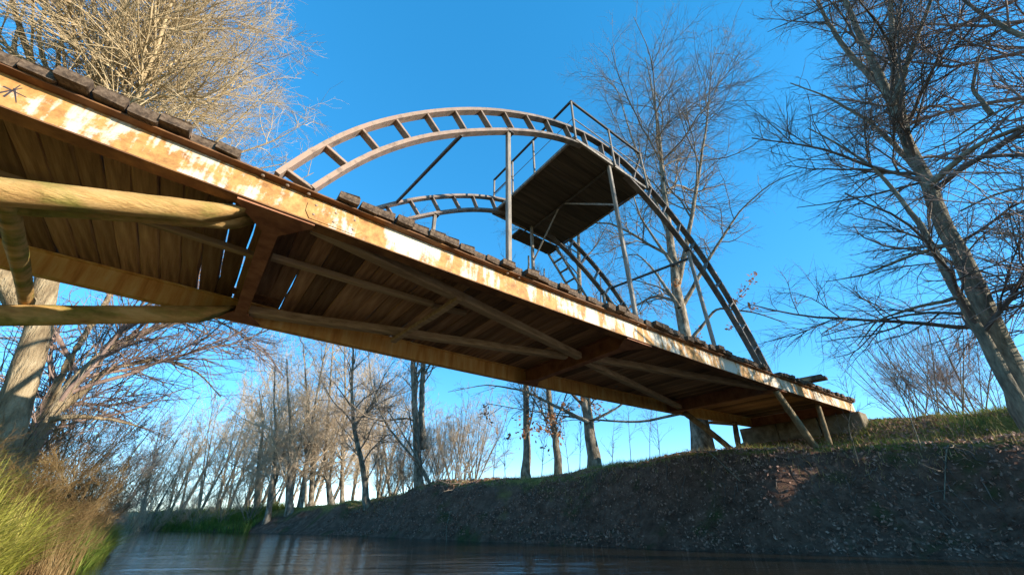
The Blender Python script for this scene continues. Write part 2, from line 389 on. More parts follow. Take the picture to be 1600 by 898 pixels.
S0, S1 = -5.7, 17.0
D1, D2, HW = 3.731, 6.88, .285
ss = np.linspace(S0, S1, 40)
M['flange'] = simple('dark_rust_flange', [(.28, (.055, .024, .012)), (.5, (.15, .07, .03)), (.72, (.30, .15, .055))], 3, (1, 1, 1), .8, .25, 25)
near_g = sweep('girder', [(D1, .001), (D1, HW), (D1 + .014, HW), (D1 + .014, .001)], ss, zb, M['girder'], bridge)
sweep('top_flange', [(D1 - .09, HW), (D1 - .09, HW + .016), (D1 + .075, HW + .016), (D1 + .075, HW)], ss, zb, M['flange'], near_g)
sweep('bottom_flange', [(D1 - .004, -.013), (D1 - .004, 0), (D1 + .15, 0), (D1 + .15, -.013)], ss, zb, M['flange'], near_g)
far_prof = [(D2, 0), (D2, HW), (D2 - .07, HW), (D2 - .07, HW + .016), (D2 + .09, HW + .016), (D2 + .09, HW), (D2 + .014, HW), (D2 + .014, .014), (D2 + .13, .014), (D2 + .13, 0)]
far_g = sweep('girder', far_prof, ss, zb, M['far_girder'], bridge); far_g['label'] = 'far girder streaked with orange rust'
near_g['label'] = 'near girder of flaking cream paint and rust'
# splice plate, bolts and the scrawled mark on the near web
def webplate(name, pts, mat, th=.009, parent=near_g, off=0.):
    V = [L(s, D1 - off - th, zb(s) + z) for s, z in pts] + [L(s, D1 - off + .002, zb(s) + z) for s, z in pts]; k = len(pts)
    return pyd(name, V, [tuple(range(k)), tuple(range(2 * k - 1, k - 1, -1))] + [(j, j + k, (j + 1) % k + k, (j + 1) % k) for j in range(k)], mat, parent)
webplate('splice_plate', [(.22, .10), (.27, .02), (.72, .02), (.80, .08), (.80, .20), (.72, .262), (.27, .262), (.22, .20)], M['girder'])
dome_V, dome_F = [], []
for i, (r, h) in enumerate(((.019, 0), (.019, .012), (.012, .02), (.004, .023))):
    for j in range(8): dome_V.append((r * math.cos(j * math.pi / 4), r * math.sin(j * math.pi / 4), -h))
for i in range(3):
    for j in range(8): dome_F.append((i * 8 + j, i * 8 + 8 + j, i * 8 + 8 + (j + 1) % 8, i * 8 + (j + 1) % 8))
dome_F.append(tuple(24 + j for j in range(8)))
bolt_me = bpy.data.meshes.new('bolt'); bolt_me.from_pydata(dome_V, [], dome_F); bolt_me.materials.append(M['bolt'])
for s in (-.22, .0, .2, 2.75, 2.95, 5.6, 5.85, 8.4, 8.6, 10.7, 10.95, 11.15):
    link('bolt', bolt_me, None, near_g, L(s, D1 - .045, zb(s) + HW + .001))
for s, z in ((.3, .08), (.3, .2), (.5, .08), (.5, .2), (.7, .08), (.7, .2)):
    link('bolt', bolt_me, None, near_g, L(s, D1 - .008, zb(s) + z), (math.radians(90) * -1, 0, 0)).scale = (.7, .7, .5)
M['mark'] = simple('black_marker', [(.3, (.03, .025, .03)), (.7, (.06, .05, .06))], 20, bmp=0)
for (a, b) in (((-1.90, .10), (-1.83, .22)), ((-1.86, .19), (-1.80, .07)), ((-1.91, .17), (-1.78, .15)), ((-1.87, .08), (-1.85, .24))):
    d = nrm(np.array(b) - a); q = np.array([-d[1], d[0]]) * .006
    webplate('scrawl_stroke', [tuple(np.array(a) + q), tuple(np.array(a) - q), tuple(np.array(b) - q * .4), tuple(np.array(b) + q * .4)], M['mark'], .002)

# cross beams with flared gusset flanges
for sC in (-5.4, 0.0, 5.65, 11.3, 16.7):
    z0 = zb(sC); n0, n1 = D1 + .016, D2 - .002
    out = [(-.075, n0 + .42), (-.075, n1 - .38), (-.30, n1 - .02), (-.30, n1), (.30, n1), (.30, n1 - .02), (.075, n1 - .38), (.075, n0 + .42), (.34, n0 + .06), (.34, n0), (-.34, n0), (-.34, n0 + .06)]
    k = len(out); V = [L(sC + a, b_, z0 - .034) for a, b_ in out] + [L(sC + a, b_, z0 - .016) for a, b_ in out]
    cb = pyd('cross_beam', V, [tuple(range(k))[::-1], tuple(range(k, 2 * k))] + [(j, (j + 1) % k, (j + 1) % k + k, j + k) for j in range(k)], M['red_steel'], bridge)
    V = []
    for n_ in (n0, n1):
        for a, z_ in ((-.006, -.02), (-.006, .27), (-.06, .27), (-.06, .284), (.06, .284), (.06, .27), (.006, .27), (.006, -.02)): V.append(L(sC + a, n_, z0 + z_))
    pyd('web', V, [(j, j + 8, (j + 1) % 8 + 8, (j + 1) % 8) for j in range(8)], M['red_steel'], cb)

# deck planks
def plank_mesh(k):
    r = np.random.default_rng(100 + k); Ln, wd, th = 3.72, (.203, .206, .21)[k % 3], .10; V, F = [], []; seg = 9
    wob = r.normal(0, .004, (seg + 1, 4)); 
    for i in range(seg + 1):
        y = -Ln / 2 + Ln * i / seg; e = 1 if 0 < i < seg else .985
        a, b_, c, d = wob[i]; W_, H_ = wd / 2 * e, th / 2 * e; q = .007 + .006 * abs(a) / .004
        for x, z in ((-W_ + a, -H_ + q), (-W_ + q, -H_ + c), (W_ - q, -H_ + d), (W_ + b_, -H_ + q), (W_ + b_, H_ - q), (W_ - q, H_ + c), (-W_ + q, H_ + d), (-W_ + a, H_ - q)):
            V.append((x, y + (r.normal(0, .006) if i in (0, seg) else 0), z))
    for i in range(seg):
        for j in range(8): F.append((i * 8 + j, i * 8 + (j + 1) % 8, i * 8 + 8 + (j + 1) % 8, i * 8 + 8 + j))
    F.append(tuple(range(8))[::-1]); F.append(tuple(seg * 8 + j for j in range(8)))
    me = bpy.data.meshes.new('plank'); me.from_pydata(V, [], F); me.materials.append(M['plank']); return me
pmesh = [plank_mesh(k) for k in range(7)]
s = S0 + .12; i = 0
deck_top = lambda s: zb(s) + HW + .016 + .095
while s < S1 - .05:
    me = pmesh[int(rng.integers(7))]
    zz = zb(s) + HW + .016 + .049 + rng.uniform(0, .012); nc = 5.46 + rng.normal(0, .03)
    o = link('plank', me, None, bridge, L(s, nc, zz), (rng.normal(0, .003), rng.normal(0, .03), rng.normal(0, .006)))
    if -.30 < s < .42 or 10.62 < s < 11.25:                     # cut back round the arch feet
        o.scale = (1, .86, 1); o.location.y += .26
    o.scale.z = rng.uniform(.85, 1.08)
    s += .2055 + abs(rng.normal(0, .004)) + (.02 if rng.random() < .08 else 0); i += 1

# bracing under the deck
bar('deck_stringer', (-5.4, 5.1, zb(-5) + .20), (-.08, 5.14, zb(0) + .20), .085, .075, M['timber'], segs=6, jit=.004)
bar('deck_stringer', (.10, 5.05, zb(0) + .20), (2.30, 5.0, zb(2) + .205), .10, .075, M['timber'], segs=4, jit=.004)
bar('deck_stringer', (2.35, 5.1, zb(2) + .235), (2.9, 5.02, zb(2) + .235), .10, .07, M['timber'])
bar('brace_timber', (.12, 6.62, zb(0) + .075), (5.3, 5.2, zb(5) + .075), .17, .13, M['timber'], segs=8, jit=.005, taper=.85)
bar('brace_timber', (.35, 3.92, zb(0) + .075), (5.45, 5.02, zb(5) + .07), .15, .13, M['timber'], segs=8, jit=.005)
bar('brace_crosspiece', (2.36, 4.28, zb(2) + .005), (2.22, 6.25, zb(2) + .005), .10, .07, M['timber'], segs=3, jit=.003)
bar('brace_timber', (5.85, 5.2, zb(6) + .075), (11.2, 6.5, zb(11) + .075), .15, .13, M['timber'], segs=6, jit=.005)
bar('brace_timber', (5.85, 5.0, zb(6) + .075), (11.2, 4.0, zb(11) + .075), .15, .13, M['timber'], segs=6, jit=.005)
# log struts from the left abutment and from the far bank
def gz(s, n): 
    p = BU * s + BN * n; return float(ground_h(p[0], p[1]))
logm('strut_log', (-5.2, 3.98, 1.55), (-.05, 3.95, 3.34), .118, .10, M['log'], cut1=.55)
logm('strut_log', (-5.2, 4.22, 1.62), (.0, 4.12, 3.43), .12, .105, M['log'], cut1=.45)
logm('strut_log', (-5.2, 6.55, 1.75), (-.02, 6.58, 3.36), .125, .115, M['log'], cut1=.5)
logm('strut_crosspiece', (-1.63, 4.02, 2.83), (-2.07, 7.0, 2.90), .07, .06, M['log'], segs=24)
logm('strut_log', (12.75, 3.85, gz(12.75, 3.85) - .25), (11.2, 3.85, 3.36), .085, .075, M['prop'])
logm('prop_log', (13.9, 3.95, gz(13.9, 3.95) - .2), (14.35, 3.95, zb(14.3) + .02), .07, .065, M['prop'])
logm('strut_log', (15.05, 6.75, gz(15.05, 6.75) - .2), (11.9, 6.75, 3.4), .095, .085, M['prop'])
logm('prop_log', (14.75, 6.75, gz(14.75, 6.75) - .2), (15.0, 6.75, zb(15) + .02), .085, .08, M['prop'])
bar('strut_rail', (13.2, 6.75, 3.27), (15.05, 6.75, 3.40), .06, .09, M['timber'])

# the two ladder arches
arch_lo = np.array([(.22, 3.02), (.49, 3.56), (.84, 4.08), (1.32, 4.65), (1.92, 5.2), (2.84, 5.93), (3.7, 6.5), (4.63, 6.93), (5.58, 7.12), (6.5, 6.95), (7.45, 6.48), (8.3, 5.90), (9.1, 5.20), (9.76, 4.42), (10.25, 3.72), (10.68, 2.98)])
arch_hi = np.array([(-.12, 3.02), (.02, 3.36), (.26, 3.85), (.62, 4.38), (1.08, 4.92), (1.65, 5.5), (2.36, 6.1), (2.92, 6.48), (3.74, 6.97), (4.68, 7.37), (5.65, 7.57), (6.7, 7.42), (7.75, 6.95), (8.7, 6.3), (9.5, 5.55), (10.2, 4.65), (10.7, 3.75), (11.08, 2.98)])
def smooth(pts, k=60):
    p = np.array(pts); d = np.r_[0, np.cumsum(np.linalg.norm(np.diff(p, axis=0), axis=1))]; t = np.linspace(0, d[-1], k)
    q = np.c_[np.interp(t, d, p[:, 0]), np.interp(t, d, p[:, 1])]
    for _ in range(6): q[1:-1] = (q[:-2] + 2 * q[1:-1] + q[2:]) / 4
    return q
lo_c, hi_c = smooth(arch_lo), smooth(arch_hi)
def chord(name, c, nmid, wn_, th, mat, parent):
    t = np.gradient(c, axis=0); t = nrm(t); q = np.c_[-t[:, 1], t[:, 0]]; V, F = [], []
    for i in range(len(c)):
        for a, b_ in ((-1, -1), (1, -1), (1, 1), (-1, 1)):
            p = c[i] + q[i] * th / 2 * b_; V.append(L(p[0], nmid + a * wn_ / 2, p[1] + HC))
    for i in range(len(c) - 1):
        for j in range(4): F.append((i * 4 + j, i * 4 + (j + 1) % 4, i * 4 + 4 + (j + 1) % 4, i * 4 + 4 + j))
    F += [(3, 2, 1, 0), tuple(len(V) - 4 + j for j in range(4))]
    return pyd(name, V, F, mat, parent)
def near_pt(c, p): return c[np.argmin(np.linalg.norm(c - p, axis=1))]
N_NEAR, N_FAR = 3.80, 6.58
arches = []
for nm in (N_NEAR, N_FAR):
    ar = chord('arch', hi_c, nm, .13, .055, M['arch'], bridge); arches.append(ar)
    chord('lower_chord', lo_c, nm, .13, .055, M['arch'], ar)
    d = np.r_[0, np.cumsum(np.linalg.norm(np.diff(hi_c, axis=0), axis=1))]
    for t in np.linspace(.12, d[-1] - .12, 25):
        a = np.array([np.interp(t, d, hi_c[:, 0]), np.interp(t, d, hi_c[:, 1])]); b = near_pt(smooth(arch_lo, 400), a)
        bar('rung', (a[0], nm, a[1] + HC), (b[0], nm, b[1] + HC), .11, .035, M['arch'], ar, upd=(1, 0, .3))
    for sp in (2.86, 5.75, 8.5):
        zt = np.interp(sp, lo_c[:, 0], lo_c[:, 1]) + HC
        bar('post', (sp, nm, deck_top(sp) - .1), (sp, nm, zt - .02), .075, .075, M['grey_steel'], ar, upd=(1, 0, 0))
        bar('post_cap', (sp - .09, nm, zt - .035), (sp + .09, nm, zt - .035), .13, .025, M['dark_steel'], ar)
for ar, nm in zip(arches, (N_NEAR, N_FAR)):
    for a_, b_ in ((-.2, .42), (10.55, 11.2)):
        bar('foot_plate', (a_, nm, zb(a_) + HW + .026), (b_, nm, zb(b_) + HW + .026), .2, .018, M['flange'], ar)
bar('wind_brace', (1.95, N_NEAR, 5.18 + HC), (1.95, N_FAR, 5.76 + HC), .05, .06, M['dark_steel'])
bar('wind_brace', (8.75, N_NEAR, 5.62 + HC), (8.95, N_FAR, 6.05 + HC), .05, .06, M['dark_steel'])

# lookout platform hung in the arches
PZ = 6.90 + HC
pf = [(4.55, 3.72), (7.05, 3.72), (7.05, 6.78), (4.55, 6.78)]
def frame_ring():
    V, F = [], []
    for z in (PZ, PZ + .07):
        for (a, b_) in pf: V.append(L(a, b_, z))
        for (a, b_), sx, sy in zip(pf, (1, -1, -1, 1), (1, 1, -1, -1)): V.append(L(a + .05 * sx, b_ + .05 * sy, z))
    for j in range(4):
        j2 = (j + 1) % 4
        F += [(j, j2, 4 + j2, 4 + j)[::-1], (8 + j, 8 + j2, 12 + j2, 12 + j), (j, j2, 8 + j2, 8 + j), (4 + j, 4 + j2, 12 + j2, 12 + j)[::-1]]
    return V, F
plat = pyd('platform', *frame_ring(), M['grey_steel'], bridge)
k = 15
for j in range(k):
    n_ = 3.79 + (6.76 - 3.79) * (j + .5) / k - .01
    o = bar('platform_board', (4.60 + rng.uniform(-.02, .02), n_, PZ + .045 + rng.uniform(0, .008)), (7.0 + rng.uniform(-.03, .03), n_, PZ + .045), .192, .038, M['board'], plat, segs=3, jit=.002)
bar('platform_joist', (5.8, 3.75, PZ - .01), (5.8, 6.72, PZ - .01), .05, .05, M['dark_steel'], plat)
bar('platform_stay', (5.75, N_FAR, 5.75 + HC), (5.8, 5.55, PZ - .02), .035, .035, M['grey_steel'], plat)
bar('platform_stay', (5.75, N_NEAR, 5.75 + HC), (5.8, 5.3, PZ - .02), .035, .035, M['grey_steel'], plat)
# railing
rail = bar('railing', (4.58, 3.70, 8.13 + HC), (7.12, 3.70, 8.13 + HC), .05, .05, M['dark_steel'])
bar('top_rail', (4.58, 3.68, 8.13 + HC), (4.58, 6.76, 8.13 + HC), .05, .05, M['dark_steel'], rail)
bar('top_rail', (7.12, 3.68, 8.13 + HC), (7.12, 4.0, 7.62 + HC), .045, .045, M['dark_steel'], rail)
for (a, b_) in ((4.58, 3.70), (5.85, 3.70), (7.08, 3.70), (4.58, 5.05), (4.58, 6.74), (4.58, 5.9)):
    bar('rail_post', (a, b_, PZ), (a, b_, 8.12 + HC), .042, .042, M['grey_steel'], rail, upd=(1, 0, 0))
bar('mid_wire', (4.58, 3.70, 7.55 + HC), (4.58, 6.74, 7.55 + HC), .012, .012, M['grey_steel'], rail)
bar('mid_wire', (4.58, 3.70, 7.55 + HC), (7.08, 3.70, 7.55 + HC), .02, .02, M['grey_steel'], rail)
bar('mid_rail', (4.58, 6.74, 7.62 + HC), (4.58, 5.9, 7.62 + HC), .03, .03, M['grey_steel'], rail)
# landing and ladder on the far side
for sx_ in (5.7, 6.9): bar('landing_bracket', (sx_, 6.7, PZ - .005), (sx_, 7.3, PZ - .005), .04, .03, M['dark_steel'])
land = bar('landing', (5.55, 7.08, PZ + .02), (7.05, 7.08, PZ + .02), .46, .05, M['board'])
lad = bar('access_ladder', (6.95, 6.86, PZ), (10.1, 6.86, 3.78), .05, .07, M['grey_steel'])
bar('rail', (6.95, 7.24, PZ), (10.1, 7.24, 3.78), .05, .07, M['grey_steel'], lad)
for j in range(1, 14):
    f_ = j / 14; bar('rung', (6.95 + 3.15 * f_, 6.83, PZ + (3.78 - PZ) * f_), (6.95 + 3.15 * f_, 7.27, PZ + (3.78 - PZ) * f_), .07, .03, M['grey_steel'], lad)

# loose boards left on the deck, abutment blocks
def free_bar(name, a, b, w, h, mat, label, cat, group=None):
    o = bar(name, a, b, w, h, mat, None, segs=3, jit=.004)
    o.matrix_world = Matrix.Translation((W0[0], W0[1], B0[2])) @ Matrix.Rotation(math.atan2(BU[1], BU[0]), 4, 'Z')
    return tag(o, label, cat, group)
dz = deck_top(13.6)
free_bar('loose_board', (13.25, 3.22, dz + .06), (13.0, 5.6, dz + .06), .30, .07, M['plank'], 'loose dark board lying on the deck planks, lower of two', 'board', 'loose boards on the deck')
free_bar('loose_board', (13.32, 3.30, dz + .145), (13.05, 5.4, dz + .135), .26, .07, M['plank'], 'loose dark board stacked on top of another board on the deck', 'board', 'loose boards on the deck')
ab = empty('bridge_abutment', tuple(np.r_[BU * 16.9 + BN * 5.3, 1.6]), math.atan2(BU[1], BU[0]))
tag(ab, 'stained concrete block abutment under the far end of the bridge', 'abutment')
def LA(s, n, z): return (s - 16.9, n - 5.3, z - 1.6)
for row, (z0, z1) in enumerate(((2.15, 2.80), (2.83, 3.48))):
    edges = ([3.55, 4.75, 6.05, 7.35] if row else [3.45, 4.1, 5.4, 6.6, 7.5])
    for a, b_ in zip(edges[:-1], edges[1:]):
        V = []; j_ = rng.normal(0, .012, 3); s0 = 16.55 + (.0 if row else -.10) + j_[0]; s1 = 17.3; c = .025
        for s_, e in ((s0, c), (s0 + c, 0), (s1, 0)):
            for n_, z_ in ((a + .012 + e, z0 + e), (b_ - .012 - e, z0 + e), (b_ - .012 - e, z1 - e), (a + .012 + e, z1 - e)): V.append(LA(s_, n_, z_))
        F = [(0, 3, 2, 1), (8, 9, 10, 11)] + [(i * 4 + j, i * 4 + (j + 1) % 4, i * 4 + 4 + (j + 1) % 4, i * 4 + 4 + j) for i in range(2) for j in range(4)]
        pyd('concrete_block', V, F, M['concrete'], ab)

# ------------------------------------------------------------------ trees
def polyline(pts, K):
    p = np.array(pts, float); d = np.r_[0, np.cumsum(np.linalg.norm(np.diff(p, axis=0), axis=1))]; t = np.linspace(0, d[-1], K)
    q = np.stack([np.interp(t, d, p[:, i]) for i in range(3)], 1)
    for _ in range(2): q[1:-1] = (q[:-2] + 2 * q[1:-1] + q[2:]) / 4
    return q
def children(r, P, R, count, tmin, ang, lenf, K, radf, up, wob, rmin, by_len=True, tmax=1.0):
    "new branches growing from the branches P (N,K0,3) with radii R"
    N, K0, _ = P.shape; Ln = np.linalg.norm(np.diff(P, axis=1), axis=2).sum(1)
    w = Ln / Ln.sum() if by_len else np.full(N, 1 / N)
    idx = r.choice(N, count, p=w); t = tmin + (tmax - tmin) * r.random(count)
    f = t * (K0 - 1); i0 = np.minimum(f.astype(int), K0 - 2); a = (f - i0)[:, None]
    base = P[idx, i0] * (1 - a) + P[idx, i0 + 1] * a; tan = nrm(P[idx, i0 + 1] - P[idx, i0]); rad = R[idx, i0] * (1 - a[:, 0]) + R[idx, i0 + 1] * a[:, 0]
    v = r.normal(size=(count, 3)); v = nrm(v - (v * tan).sum(1, keepdims=True) * tan)
    an = np.radians(r.normal(ang, 11, count))[:, None]; d = nrm(np.cos(an) * tan + np.sin(an) * v)
    LL = Ln[idx] * lenf * (1.15 - .6 * t) * r.uniform(.45, 1.3, count)
    st = (LL / (K - 1))[:, None]; out = np.empty((count, K, 3)); out[:, 0] = base
    for k in range(1, K):
        d = nrm(d + r.normal(0, wob, (count, 3)) + np.array([0, 0, up])); out[:, k] = out[:, k - 1] + d * st
    r0 = np.maximum(np.minimum(np.minimum(rad * radf, rad * .8), LL * .011 + rmin * .5), rmin)
    RR = r0[:, None] * np.linspace(1, .3, K)[None]; RR = np.maximum(RR, rmin * .55)
    return out, RR
def trunk_pack(paths, K=24):
    P = np.stack([polyline(p, K) for p, _, _ in paths]); R = np.stack([b + (a - b) * (1 - np.linspace(0, 1, K)) ** 1.35 for _, a, b in paths]); return P, R
def tree_mesh(seed, paths, levels, flare=.35, tsides=14, root=None):
    "paths [(pts, r0, r1)], levels list of dicts -> trunk (V,F), crown (V,F), last-level branches"
    r = np.random.default_rng(seed); P, R = trunk_pack(paths)
    R = R.copy(); R[0, :3] *= np.array([1 + flare, 1 + flare * .4, 1 + flare * .1])
    K = P.shape[1]; P = P + r.normal(0, .12, P.shape) * R[:, :, None]
    trunk = tubes(P, R, tsides); tv = trunk[0]; tv += r.normal(0, .05, tv.shape) * np.repeat(R.reshape(-1), tsides)[:, None]
    crown = []; cur = (P, R); allb = []
    for lv in levels:
        src = cur if not lv.get('src') else allb[lv['src'] - 1]
        C = children(r, src[0], src[1], lv['n'], lv['tmin'], lv['ang'], lv['len'], lv['K'], lv['rad'], lv['up'], lv['wob'], lv['rmin'], tmax=lv.get('tmax', 1.))
        allb.append(C); crown.append(tubes(C[0], C[1], lv.get('sides', 3))); cur = C
    return trunk, join(crown), allb
def put_tree(name, base, trunk, crown, mt, mc, label, cat='tree', group=None):
    o = empty(name, tuple(base)); tag(o, label, cat, group)
    link('trunk', mesh_np('trunk', trunk[0] - base, trunk[1], True), mt, o)
    link('crown', mesh_np('crown', crown[0] - base, crown[1], True), mc, o)
    return o
def on_ground(p, dz=-.15): 
    p = np.array(p, float); p[2] = float(ground_h(p[0], p[1])) + dz; return p
def px(pts, d): return [at(x, y, d) for x, y in pts]
def leaf_quads(r, pts, size, jit):
    n = len(pts); c = pts + r.normal(0, jit, (n, 3)); a = nrm(r.normal(size=(n, 3))); b = nrm(np.cross(a, r.normal(size=(n, 3)))); s_ = (size * r.uniform(.6, 1.3, n))[:, None]
    V = np.stack([c - a * s_, c + b * s_ * .55, c + a * s_, c - b * s_ * .55], 1).reshape(-1, 3); return V, np.arange(4 * n).reshape(-1, 4)

def lev(n, tmin, ang, len_, K, rad, up, wob, rmin, sides=3, **k): return dict(n=n, tmin=tmin, ang=ang, len=len_, K=K, rad=rad, up=up, wob=wob, rmin=rmin, sides=sides, **k)

# big willow on the near bank, behind the left of the bridge
wb = on_ground(at(2, 735, 11)); d = 11.3
paths = [([wb] + px([(30, 620), (62, 500), (85, 400), (110, 260), (150, 130), (190, 20), (230, -90)], d), .24, .04),
         (px([(85, 400), (150, 260), (215, 150), (260, 60), (300, -40)], d + .3), .12, .02),
         (px([(110, 260), (60, 130), (30, 40), (0, -60)], d + .2), .12, .03),
         (px([(95, 350), (210, 270), (300, 200), (370, 120), (390, 70)], d + 1.2), .09, .012),
         (px([(100, 330), (240, 290), (340, 250), (430, 220), (480, 190)], d + 1.4), .075, .012),
         (px([(60, 500), (-40, 380), (-120, 260), (-160, 120)], d), .24, .06),
         (px([(150, 260), (250, 170), (330, 90), (350, 20)], d + 2.2), .07, .012), (px([(120, 300), (200, 220), (230, 100), (240, 10)], d - .4), .07, .015),
         (px([(200, 290), (310, 270), (400, 265), (470, 250)], d + 2.), .05, .01), (px([(100, 200), (90, 90), (110, 0)], d + .8), .07, .02),
         (px([(240, 290), (330, 230), (400, 160), (430, 120)], d + 2.4), .05, .01), (px([(210, 240), (290, 170), (360, 130)], d + 3.2), .05, .01), (px([(300, 300), (380, 300), (450, 290), (490, 270)], d + 2.6), .04, .01),
         (px([(60, 170), (20, 80), (40, 0)], d + 1.6), .07, .02), (px([(20, 180), (-20, 60), (-10, -30)], d + 1.), .08, .02), (px([(90, 170), (60, 60), (75, -20)], d + 2.4), .07, .02), (px([(30, 110), (5, 60), (-30, 20)], d + 2.8), .05, .015)]
levs = [lev(110, .15, 42, .42, 10, .5, .04, .14, .014, 6), lev(900, .12, 42, .55, 8, .6, .03, .17, .007, 4), lev(5600, .1, 40, .6, 5, .65, .02, .19, .0052), lev(15000, .1, 38, .7, 3, .75, .01, .19, .0042)]
tr, cr, _ = tree_mesh(11, paths, levs, .5, 20)
put_tree('willow_tree', wb, tr, cr, M['bark_willow'], M['twig_willow'], 'huge pale-barked bare willow with dense sunlit twigs beside the near end of the bridge')
# leaning low stems of a second willow that arch over the river
wb2 = on_ground(at(22, 745, 11.5)); d = 12.3
paths = [([wb2] + px([(70, 660), (115, 595), (165, 545), (235, 512), (320, 493), (400, 500), (470, 525)], d), .17, .015),
         ([wb2 + [.2, .1, 0]] + px([(55, 670), (90, 600), (120, 540), (155, 490), (190, 430)], d), .15, .04),
         (px([(95, 640), (170, 575), (250, 560), (310, 580), (345, 620)], d), .075, .012),
         (px([(165, 545), (225, 480), (300, 430)], d + .3), .07, .02),
         (px([(75, 655), (120, 650), (175, 655), (225, 668)], d - .6), .06, .012)]
levs = [lev(70, .15, 38, .42, 9, .5, .02, .14, .009, 5), lev(520, .1, 38, .5, 7, .6, -.02, .16, .005), lev(4200, .1, 38, .55, 5, .7, -.02, .18, .0034)]
tr, cr, _ = tree_mesh(12, paths, levs, .3)
put_tree('willow_tree', wb2, tr, cr, M['bark_willow'], M['twig_red'], 'low leaning willow whose thin boughs arch out over the river')

# double-stemmed tree by the far end of the bridge, right
rb = on_ground(at(1612, 668, 15.2)); d = 15
paths = [([rb] + px([(1565, 540), (1505, 410), (1440, 275), (1405, 190), (1372, 110), (1335, 40), (1300, -60)], d), .25, .07),
         (px([(1412, 205), (1398, 110), (1392, 30), (1395, -80)], d - .3), .13, .05),
         (px([(1395, 165), (1420, 90), (1448, 20), (1480, -70)], d - .6), .09, .035),
         ([on_ground(at(1604, 660, 14.4))] + px([(1555, 560), (1500, 468), (1455, 380), (1420, 325), (1370, 265), (1310, 225), (1262, 200)], 14.3), .15, .02),
         (px([(1385, 140), (1330, 90), (1290, 30), (1260, -40)], d + .4), .12, .04),
         (px([(1430, 260), (1360, 190), (1290, 150), (1235, 130)], d + .8), .09, .02),
         (px([(1490, 380), (1420, 400), (1350, 430), (1290, 440)], d - 1.), .06, .012),
         (px([(1500, 465), (1430, 480), (1370, 500), (1340, 540)], 14), .05, .012),
         (px([(1450, 290), (1520, 230), (1590, 200), (1660, 180)], d - 1.5), .09, .03)]
levs = [lev(95, .15, 46, .34, 10, .5, .0, .13, .011, 5), lev(700, .1, 42, .5, 8, .6, -.01, .15, .006, 4), lev(4200, .08, 40, .55, 6, .65, -.01, .16, .0038), lev(14000, .1, 38, .65, 3, .75, .0, .17, .003)]
tr, cr, _ = tree_mesh(13, paths, levs, .4, 18)
put_tree('leaning_tree', rb, tr, cr, M['bark_dark'], M['twig_dark'], 'tall bare tree with two dark lichen-spotted stems on the bank right of the bridge end')
# its neighbour outside the frame, whose boughs reach in at the top right
nb_ = on_ground((14.5, 4.9, 0)); d = 15.2
paths = [([nb_, nb_ + [0, .1, 4], nb_ + [-.1, .1, 8], nb_ + [-.1, .3, 12], nb_ + [0, .3, 17]], .36, .1),
         ([nb_ + [0, .1, 6.6]] + px([(1610, 150), (1545, 180), (1480, 225), (1440, 240)], 14.2), .10, .015),
         (px([(1550, 178), (1518, 140), (1530, 88), (1560, 40)], 14.2), .06, .015),
         ([nb_ + [0, .1, 5.2]] + px([(1620, 290), (1560, 300), (1500, 330)], 13.6), .09, .02),
         ([nb_ + [0, .1, 8.6]] + px([(1600, 60), (1530, 20), (1480, -20)], 14), .1, .03)]
levs = [lev(60, .2, 46, .38, 9, .5, .0, .15, .010, 5), lev(520, .1, 42, .5, 7, .6, .0, .17, .005), lev(5000, .1, 40, .55, 5, .65, .0, .18, .0034)]
tr, cr, _ = tree_mesh(14, paths, levs)
put_tree('overhanging_tree', nb_, tr, cr, M['bark_dark'], M['twig_red'], 'bare tree reaching crooked dark boughs and reddish twigs in from the right')

# oak just behind the bridge, brown leaves on its low boughs
ob = on_ground(at(1100, 706, 16.3)); d = 16.5
paths = [([ob] + px([(1088, 620), (1068, 520), (1056, 440), (1046, 370), (1036, 290), (1030, 210), (1018, 130), (1008, 90)], d), .31, .02),
         (px([(1058, 450), (1075, 370), (1092, 270), (1105, 190), (1112, 100), (1118, 75)], d + .3), .13, .015),
         (px([(1066, 480), (1110, 400), (1155, 330), (1205, 285), (1245, 270)], d + .2), .10, .015),
         (px([(1046, 370), (1015, 290), (985, 210), (965, 140), (940, 110)], d + .4), .10, .015),
         (px([(1052, 415), (1000, 340), (985, 290), (940, 250)], d - .3), .07, .015),
         (px([(1072, 540), (1120, 480), (1180, 488), (1230, 505)], d - .6), .08, .015),
         (px([(1062, 480), (1020, 420), (995, 395), (960, 405)], d - .6), .09, .015),
         (px([(1085, 610), (1030, 575), (985, 520)], d + .5), .07, .02),
         (px([(1090, 640), (1000, 660), (920, 655), (850, 645), (760, 630)], d + .6), .06, .015)]
levs = [lev(80, .25, 46, .34, 10, .5, .03, .15, .013, 5), lev(560, .1, 43, .5, 8, .6, .01, .18, .0065, 4), lev(3400, .1, 42, .55, 6, .65, .0, .2, .004), lev(11000, .1, 40, .65, 3, .75, .0, .2, .0032)]
tr, cr, ab_ = tree_mesh(15, paths, levs, .45, 18)
oak = put_tree('oak_tree', ob, tr, cr, M['bark_grey'], M['twig_grey'], 'bare oak behind the bridge with brown leaves left on its low boughs')
tips = np.concatenate([ab_[2][0][:, 3:].reshape(-1, 3), ab_[3][0][:, 1:].reshape(-1, 3)]); r = np.random.default_rng(5)
w = tips[(tips[:, 2] < 9.2) & (vnoise(tips[:, 0] + tips[:, 2], tips[:, 1] + 2 * tips[:, 2], 1.3) > -.04)]
w = w[r.choice(len(w), min(len(w), 3200), False)]
lv_, lf_ = leaf_quads(r, w, .085, .06); link('dry_leaves', mesh_np('dry_leaves', lv_ - ob, lf_), M['oakleaf'], oak)

